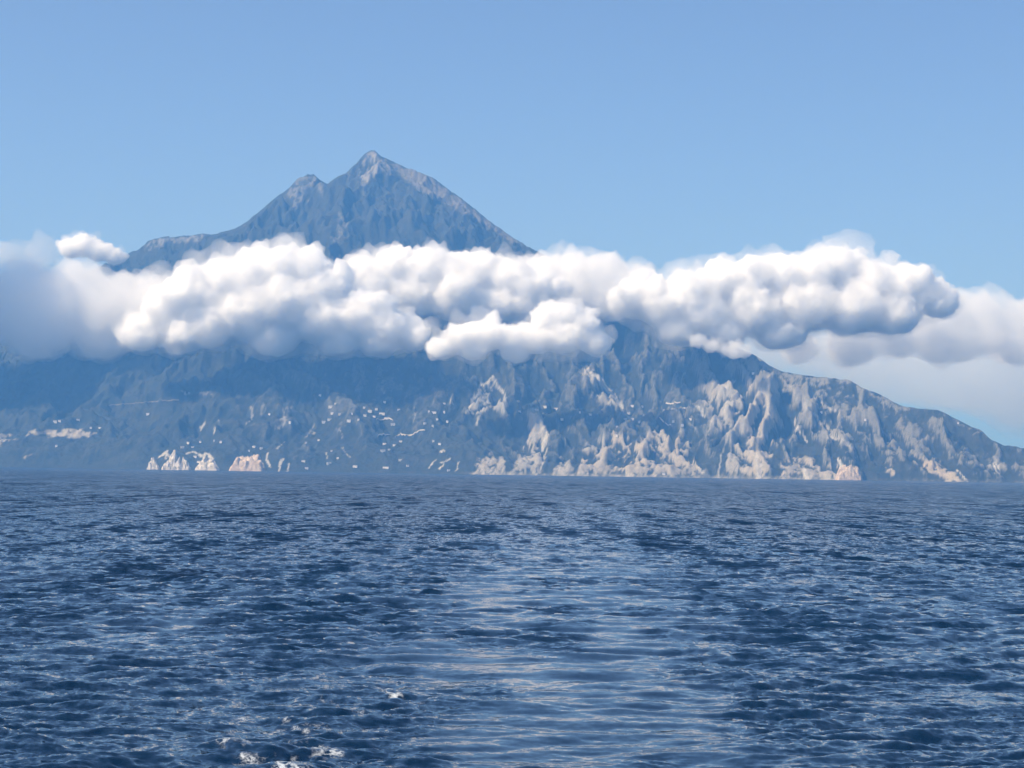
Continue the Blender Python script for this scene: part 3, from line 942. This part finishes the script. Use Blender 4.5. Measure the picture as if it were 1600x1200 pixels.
cloud('wide white cumulus bank in front of the lower left flank of the peak',
      [(262, 482, 36), (305, 462, 46), (355, 442, 42), (402, 426, 36), (440, 420, 38), (482, 426, 36), (508, 450, 40), (330, 508, 46), (290, 522, 36), (385, 490, 56), (450, 475, 56), (505, 500, 48),
       (560, 500, 46), (605, 515, 40), (642, 525, 26), (430, 528, 38), (530, 534, 32), (590, 536, 30), (220, 525, 30)], 11400, 3, base=548)
cloud('white cumulus heads across the foot of the bare summit',
      [(570, 428, 32), (615, 420, 34), (660, 420, 36), (705, 424, 34), (748, 428, 34), (790, 436, 36), (640, 462, 44), (710, 465, 46), (780, 475, 40), (590, 458, 38), (835, 450, 40), (820, 485, 30), (740, 492, 30)], 12050, 4, base=510)
cloud('small low bright cumulus hanging in front of the cloud belt',
      [(690, 546, 20), (725, 530, 28), (765, 525, 30), (800, 530, 28), (838, 530, 30), (858, 498, 26), (885, 490, 24), (912, 505, 22), (880, 528, 34), (928, 536, 24), (740, 550, 22), (805, 552, 20)], 10950, 5, 1.1, base=558, size=0.85)
cloud('large bright cumulus over the ridge towards the cape',
      [(985, 470, 32), (1008, 448, 26), (1035, 480, 40), (1075, 458, 38), (1130, 440, 36), (1172, 440, 38), (1225, 432, 38), (1275, 426, 36), (1318, 416, 30), (1370, 440, 36), (1410, 450, 36), (1445, 462, 32), (1468, 478, 26),
       (1100, 490, 44), (1180, 485, 48), (1260, 480, 50), (1330, 484, 50), (1395, 490, 42), (1060, 515, 34), (1130, 520, 34), (1220, 522, 36)], 11500, 6, base=532)
cloud('hazy grey cloud head right of the summit slope',
      [(850, 428, 36), (900, 425, 34), (945, 430, 36), (985, 445, 34), (880, 462, 42), (950, 468, 42)], 12300, 7, 1.2, ('wisp', 'veil'))
cloud('blue grey shaded cloud at the far end of the belt',
      [(-120, 490, 70), (0, 485, 60), (90, 482, 60), (170, 484, 58), (240, 478, 52), (60, 522, 46), (160, 528, 40), (20, 450, 40), (130, 445, 40)], 12000, 8, 1.5, ('shade', 'veil'))
cloud('towering white cumulus added out of view to shade the end of the belt',
      [(-130, 320, 66), (-115, 400, 66), (-180, 480, 80), (-130, 255, 60), (-220, 300, 80)], 11600, 18, 1.6, ('wisp',), size=2.2)  # unseen cloud, added left of the view to throw shade on the belt
cloud('sunlit white puff above the shaded end of the cloud belt',
      [(112, 388, 19), (132, 385, 20), (155, 394, 19), (178, 402, 15)], 12900, 9, 1.3, size=0.6)
cloud('thin pale cloud edge left of the sunlit white puff',
      [(60, 402, 22), (10, 400, 24), (-40, 400, 26)], 13000, 16, 1.3, ('veil',), size=0.7)
cloud('tiny white puff touching the ridge under the large cumulus',
      [(1090, 532, 12), (1150, 549, 14), (1135, 548, 10), (1165, 550, 10), (1112, 540, 12)], 11000, 10, 1.3, ('wisp', 'shade'), size=0.45)
cloud('pale puff low at the seaward end of the cloud belt',
      [(1555, 527, 17), (1590, 530, 20), (1630, 535, 22), (1570, 548, 22)], 12800, 11, 1.3, ('wisp', 'shade', 'veil'), size=0.6)
cloud('ragged thin fringe at the seaward tip of the large cumulus',
      [(1470, 480, 32), (1505, 486, 32), (1540, 490, 32), (1460, 515, 34), (1400, 530, 36), (1330, 545, 34), (1470, 540, 36), (1250, 545, 26), (1545, 525, 34), (1590, 500, 34), (1640, 505, 40), (1600, 540, 36), (1500, 535, 36), (1330, 530, 30)], 11900, 27, 1.4, ('shade', 'veil'), size=0.8)
cloud('flat grey layer of cloud behind the cape ridge',
      [(1220, 545, 80, 0, .3), (1320, 558, 90, 0, .3), (1430, 556, 90, 0, .34), (1540, 566, 90, 0, .36), (1660, 570, 90, 0, .4), (1500, 525, 50, 0, .6), (1580, 590, 80, 0, .25), (1350, 582, 70, 0, .3), (1460, 596, 80, 0, .3), (1540, 620, 90, 0, .3), (1640, 630, 90, 0, .35), (1420, 615, 60, 0, .3)], 12700, 12, 1.6, ('thin',), kids=6, size=1.7)

# ================================================================== AIR
def build_haze():
    t = NT('air')
    v = t.n('ShaderNodeVolumePrincipled')
    v.inputs['Color'].default_value = (0.14, 0.44, 1.0, 1)
    v.inputs['Absorption Color'].default_value = (0.7, 0.7, 0.7, 1)
    v.inputs['Density'].default_value = 6.0e-5
    v.inputs['Anisotropy'].default_value = 0.1
    t.l(v.outputs[0], t.out.inputs['Volume'])
    x0, x1, y0, y1, z0, z1 = -60000, 60000, -30000, 60000, -60, 2090
    vs = np.array([(x, y, z) for z in (z0, z1) for y in (y0, y1) for x in (x0, x1)], float)
    q = np.array([(0, 2, 3, 1), (4, 5, 7, 6), (0, 1, 5, 4), (2, 6, 7, 3), (0, 4, 6, 2), (1, 3, 7, 5)])
    link('haze', mesh_np('haze', vs, q, False), t.m, kind='stuff', label='pale blue sea haze filling the air', category='haze')


build_haze()
